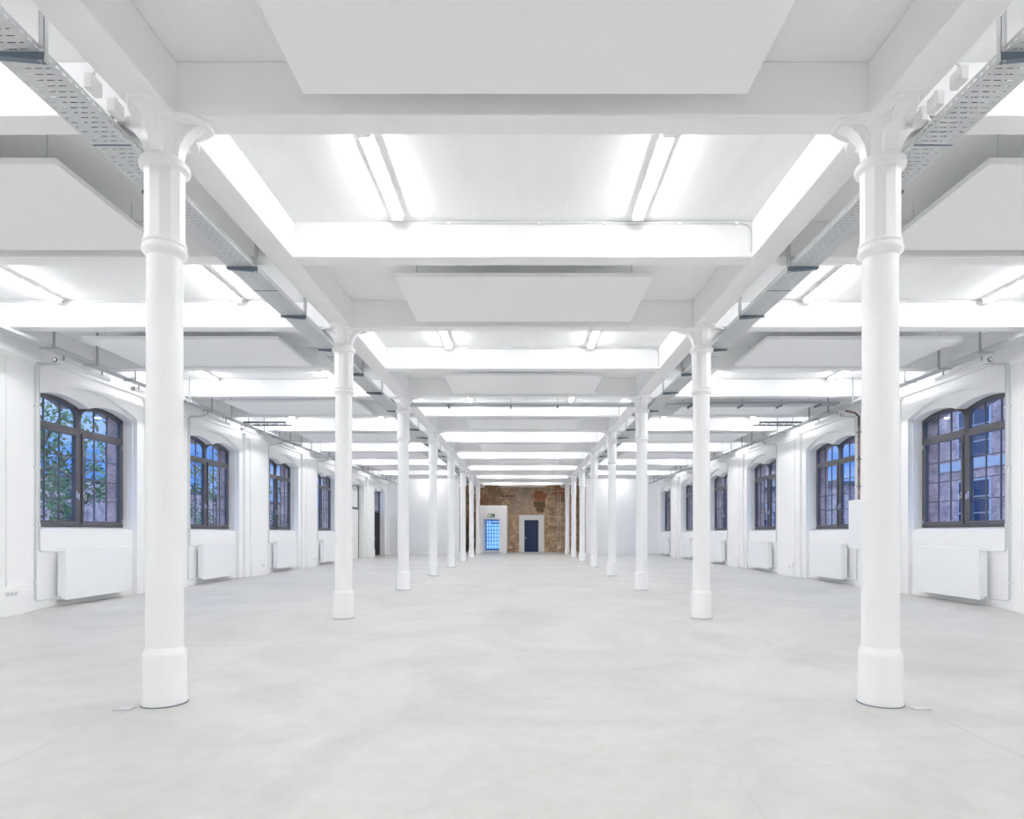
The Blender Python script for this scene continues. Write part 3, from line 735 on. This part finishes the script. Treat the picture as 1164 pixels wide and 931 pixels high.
# second portal
yq = YB-.16; r = empty('trim_91', (0, 0, 0))
m = MB(); m.box(-.26, .13, yq, YB+.02, 0, 2.74); m.box(1.18, 1.60, yq, YB+.02, 0, 2.74); m.box(.13, 1.18, yq, YB+.02, 2.37, 2.74)
m.build('portal', M['paint'], r); struct(r, 'flat white surround of the dark blue door in the brick wall', 'door surround')
r = empty('door_5', (0, YB+.02, 0))
m = MB(); m.box(.135, 1.175, 0, .05, .01, 2.365); lf = m.build('leaf', M['navy'], r)
m = MB(); m.box(.22, .25, -.012, 0, .95, 1.15); m.tube([(.235, -.012, 1.05), (.235, -.055, 1.05), (.36, -.055, 1.05)], .010, 8); m.build('handle', M['chrome'], lf)
struct(r, 'dark blue door in the middle of the brick end wall', 'door')
m = MB().box(-1.68, -.55, YB-.04, YB, 4.08, 4.22).build('iron_lintel', M['rust'], bevel=.01)
tag(m, 'rusty iron bar set high in the brick end wall', 'iron bar')
for i, (x, lab) in enumerate(((2.62, 'left of the two vertical white conduits on the brick end wall'), (2.80, 'right of the two vertical white conduits on the brick end wall'))):
    r = empty('conduit'); MB().tube([(x, YB-.02, .42), (x, YB-.02, 4.5 if i == 0 else 4.3)], .018, 8).build('pipe', M['plastic'], r)
    for z in (1., 2., 3., 4.): MB().box(x-.03, x+.03, YB-.035, YB, z-.015, z+.015).build('clip', M['plastic'], r)
    tag(r, lab, 'conduit')
for z, x0, x1, lab in ((2.62, 1.9, 3.1, 'horizontal white conduit crossing the vertical pair on the brick end wall'), (4.52, 2.1, 3.3, 'topmost horizontal white conduit on the brick end wall')):
    r = empty('conduit'); MB().tube([(x0, YB-.055, z), (x1, YB-.055, z)], .016, 8).build('pipe', M['plastic'], r)
    for x in (x0+.1, x1-.1): MB().box(x-.015, x+.015, YB-.07, YB, z-.03, z+.03).build('clip', M['plastic'], r)
    tag(r, lab, 'conduit')
for x, lab in ((2.71, 'white socket box at the foot of the conduits on the brick wall'), (-.88, 'white socket box low on the brick wall between the two doors')):
    r = empty('socket_box', (x, YB, .33))
    MB().box(-.13, .13, -.07, 0, -.08, .08).build('body', M['plastic'], r, bevel=.006)
    for q in (-.06, .06): MB().tube([(q, -.07, 0), (q, -.078, 0)], .035, 12).build('outlet', M['pipe'], r)
    tag(r, lab, 'socket')

# ------------------------------------------------------------------ outside
b = MB(); b.box(-70, -9.6, -20, 140, -.6, -.5); b.box(9.6, 70, -20, 140, -.6, -.5)
tag(b.build('courtyard_ground', M['asphalt']), 'grey paved courtyard outside the windows', 'ground', kind='structure')
def building(name, X0, X1, ya, yb, h, label, win, floors=2):
    r = empty(name, (0, 0, 0)); s = 1 if X0 > 0 else -1
    MB().box(X0, X1, ya, yb, -.5, h).build('walls', M['redbrick'], r)
    MB().box(X0-s*.25, X1+s*.25, ya-.25, yb+.25, h, h+.35).build('roof', M['roofm'], r)
    for z in [1.0, 3.9, 6.6][:floors+1]:
        if z < h: MB().box(X0-s*.06, X0, ya, yb, z, z+.35).build('pale_band', M['pale'], r)
    y = ya+1.0
    while y+1.8 < yb:
        for fl in range(floors):
            z0 = 1.5+fl*2.75
            if z0+1.9 > h: continue
            f = MB(); f.box(X0-s*.05, X0, y, y+1.7, z0, z0+2.0); fo = f.build('window', M['pale'], r)
            g = MB()
            for i in range(2):
                for j in range(3): g.box(X0-s*.07, X0-s*.05, y+.08+i*.8, y+.82+i*.8, z0+.08+j*.63, z0+.66+j*.63)
            g.build('panes', M['darkglass'], fo)
        y += win
    tag(r, label, 'building')
building('brick_building', 17.5, 27, 10, 30.5, 8.2, 'red brick building with pale bands seen through the first right window', 2.9, 3)
building('brick_building', 24, 34, 52, 64, 5.5, 'lower red brick building seen through the third right window', 3.2, 2)
building('brick_building', 24, 34, 70, 110, 9, 'distant red brick building seen through the farthest right windows', 3.2, 3)
building('brick_building', -40, -31, 18, 95, 5.0, 'red brick building behind the trees outside the left windows', 3.4, 2)
def tree(x, y, h, label, nl=1150, lean=0.):
    r = empty('tree', (x, y, -.5)); rnd = random.Random(int(x*31+y*17))
    tr = MB(); tr.tube([(0, 0, 0), (lean*.3, .05, h*.25), (lean*.7, -.05, h*.5), (lean, .1, h*.8)], [.24, .2, .16, .06], 10)
    br = MB(); cl = []
    for i in range(11):
        a = rnd.uniform(0, 6.28); z = h*rnd.uniform(.25, .72); L = rnd.uniform(.9, 2.0)
        p0 = Vector((lean*z/h, 0, z)); p1 = p0+Vector((math.cos(a)*L*.6, math.sin(a)*L*.6, L*.35)); p2 = p0+Vector((math.cos(a)*L, math.sin(a)*L, L*.8))
        br.tube([p0, p1, p2], [.07, .045, .015], 6); cl.append((p2, rnd.uniform(.6, 1.0))); cl.append((p1, rnd.uniform(.35, .6)))
    cl.append((Vector((lean, 0, h*.85)), 1.1))
    tk = tr.build('trunk', M['bark'], r); br.build('branches', M['bark'], r)
    lv = MB()
    for i in range(nl):
        c, R = cl[rnd.randrange(len(cl))]
        d = Vector((rnd.gauss(0, 1), rnd.gauss(0, 1), rnd.gauss(0, .8))).normalized()*R*rnd.random()**.4
        p = c+d; a = Vector((rnd.gauss(0, 1), rnd.gauss(0, 1), rnd.gauss(0, 1))).normalized(); q = a.orthogonal().normalized(); sz = rnd.uniform(.06, .12)
        lv.add([p-a*sz, p+q*sz*.5, p+a*sz, p-q*sz*.5], [(0, 1, 2, 3)])
    o = lv.build('foliage', M['leaf'], r); o['kind'] = 'stuff'
    tag(r, label, 'tree', 'trees outside the left windows')
tree(-13.6, 16.2, 6.0, 'leafy tree outside the near half of the first left window')
tree(-18.0, 24.3, 6.8, 'tree with a bare trunk outside the far half of the first left window', 1300, .4)
tree(-15.5, 31.0, 6.5, 'leafy tree outside the second left window')
tree(-16.5, 42.0, 7.0, 'leafy tree outside the third left window')
tree(-17.0, 58.0, 7.0, 'leafy tree outside the fourth left window')
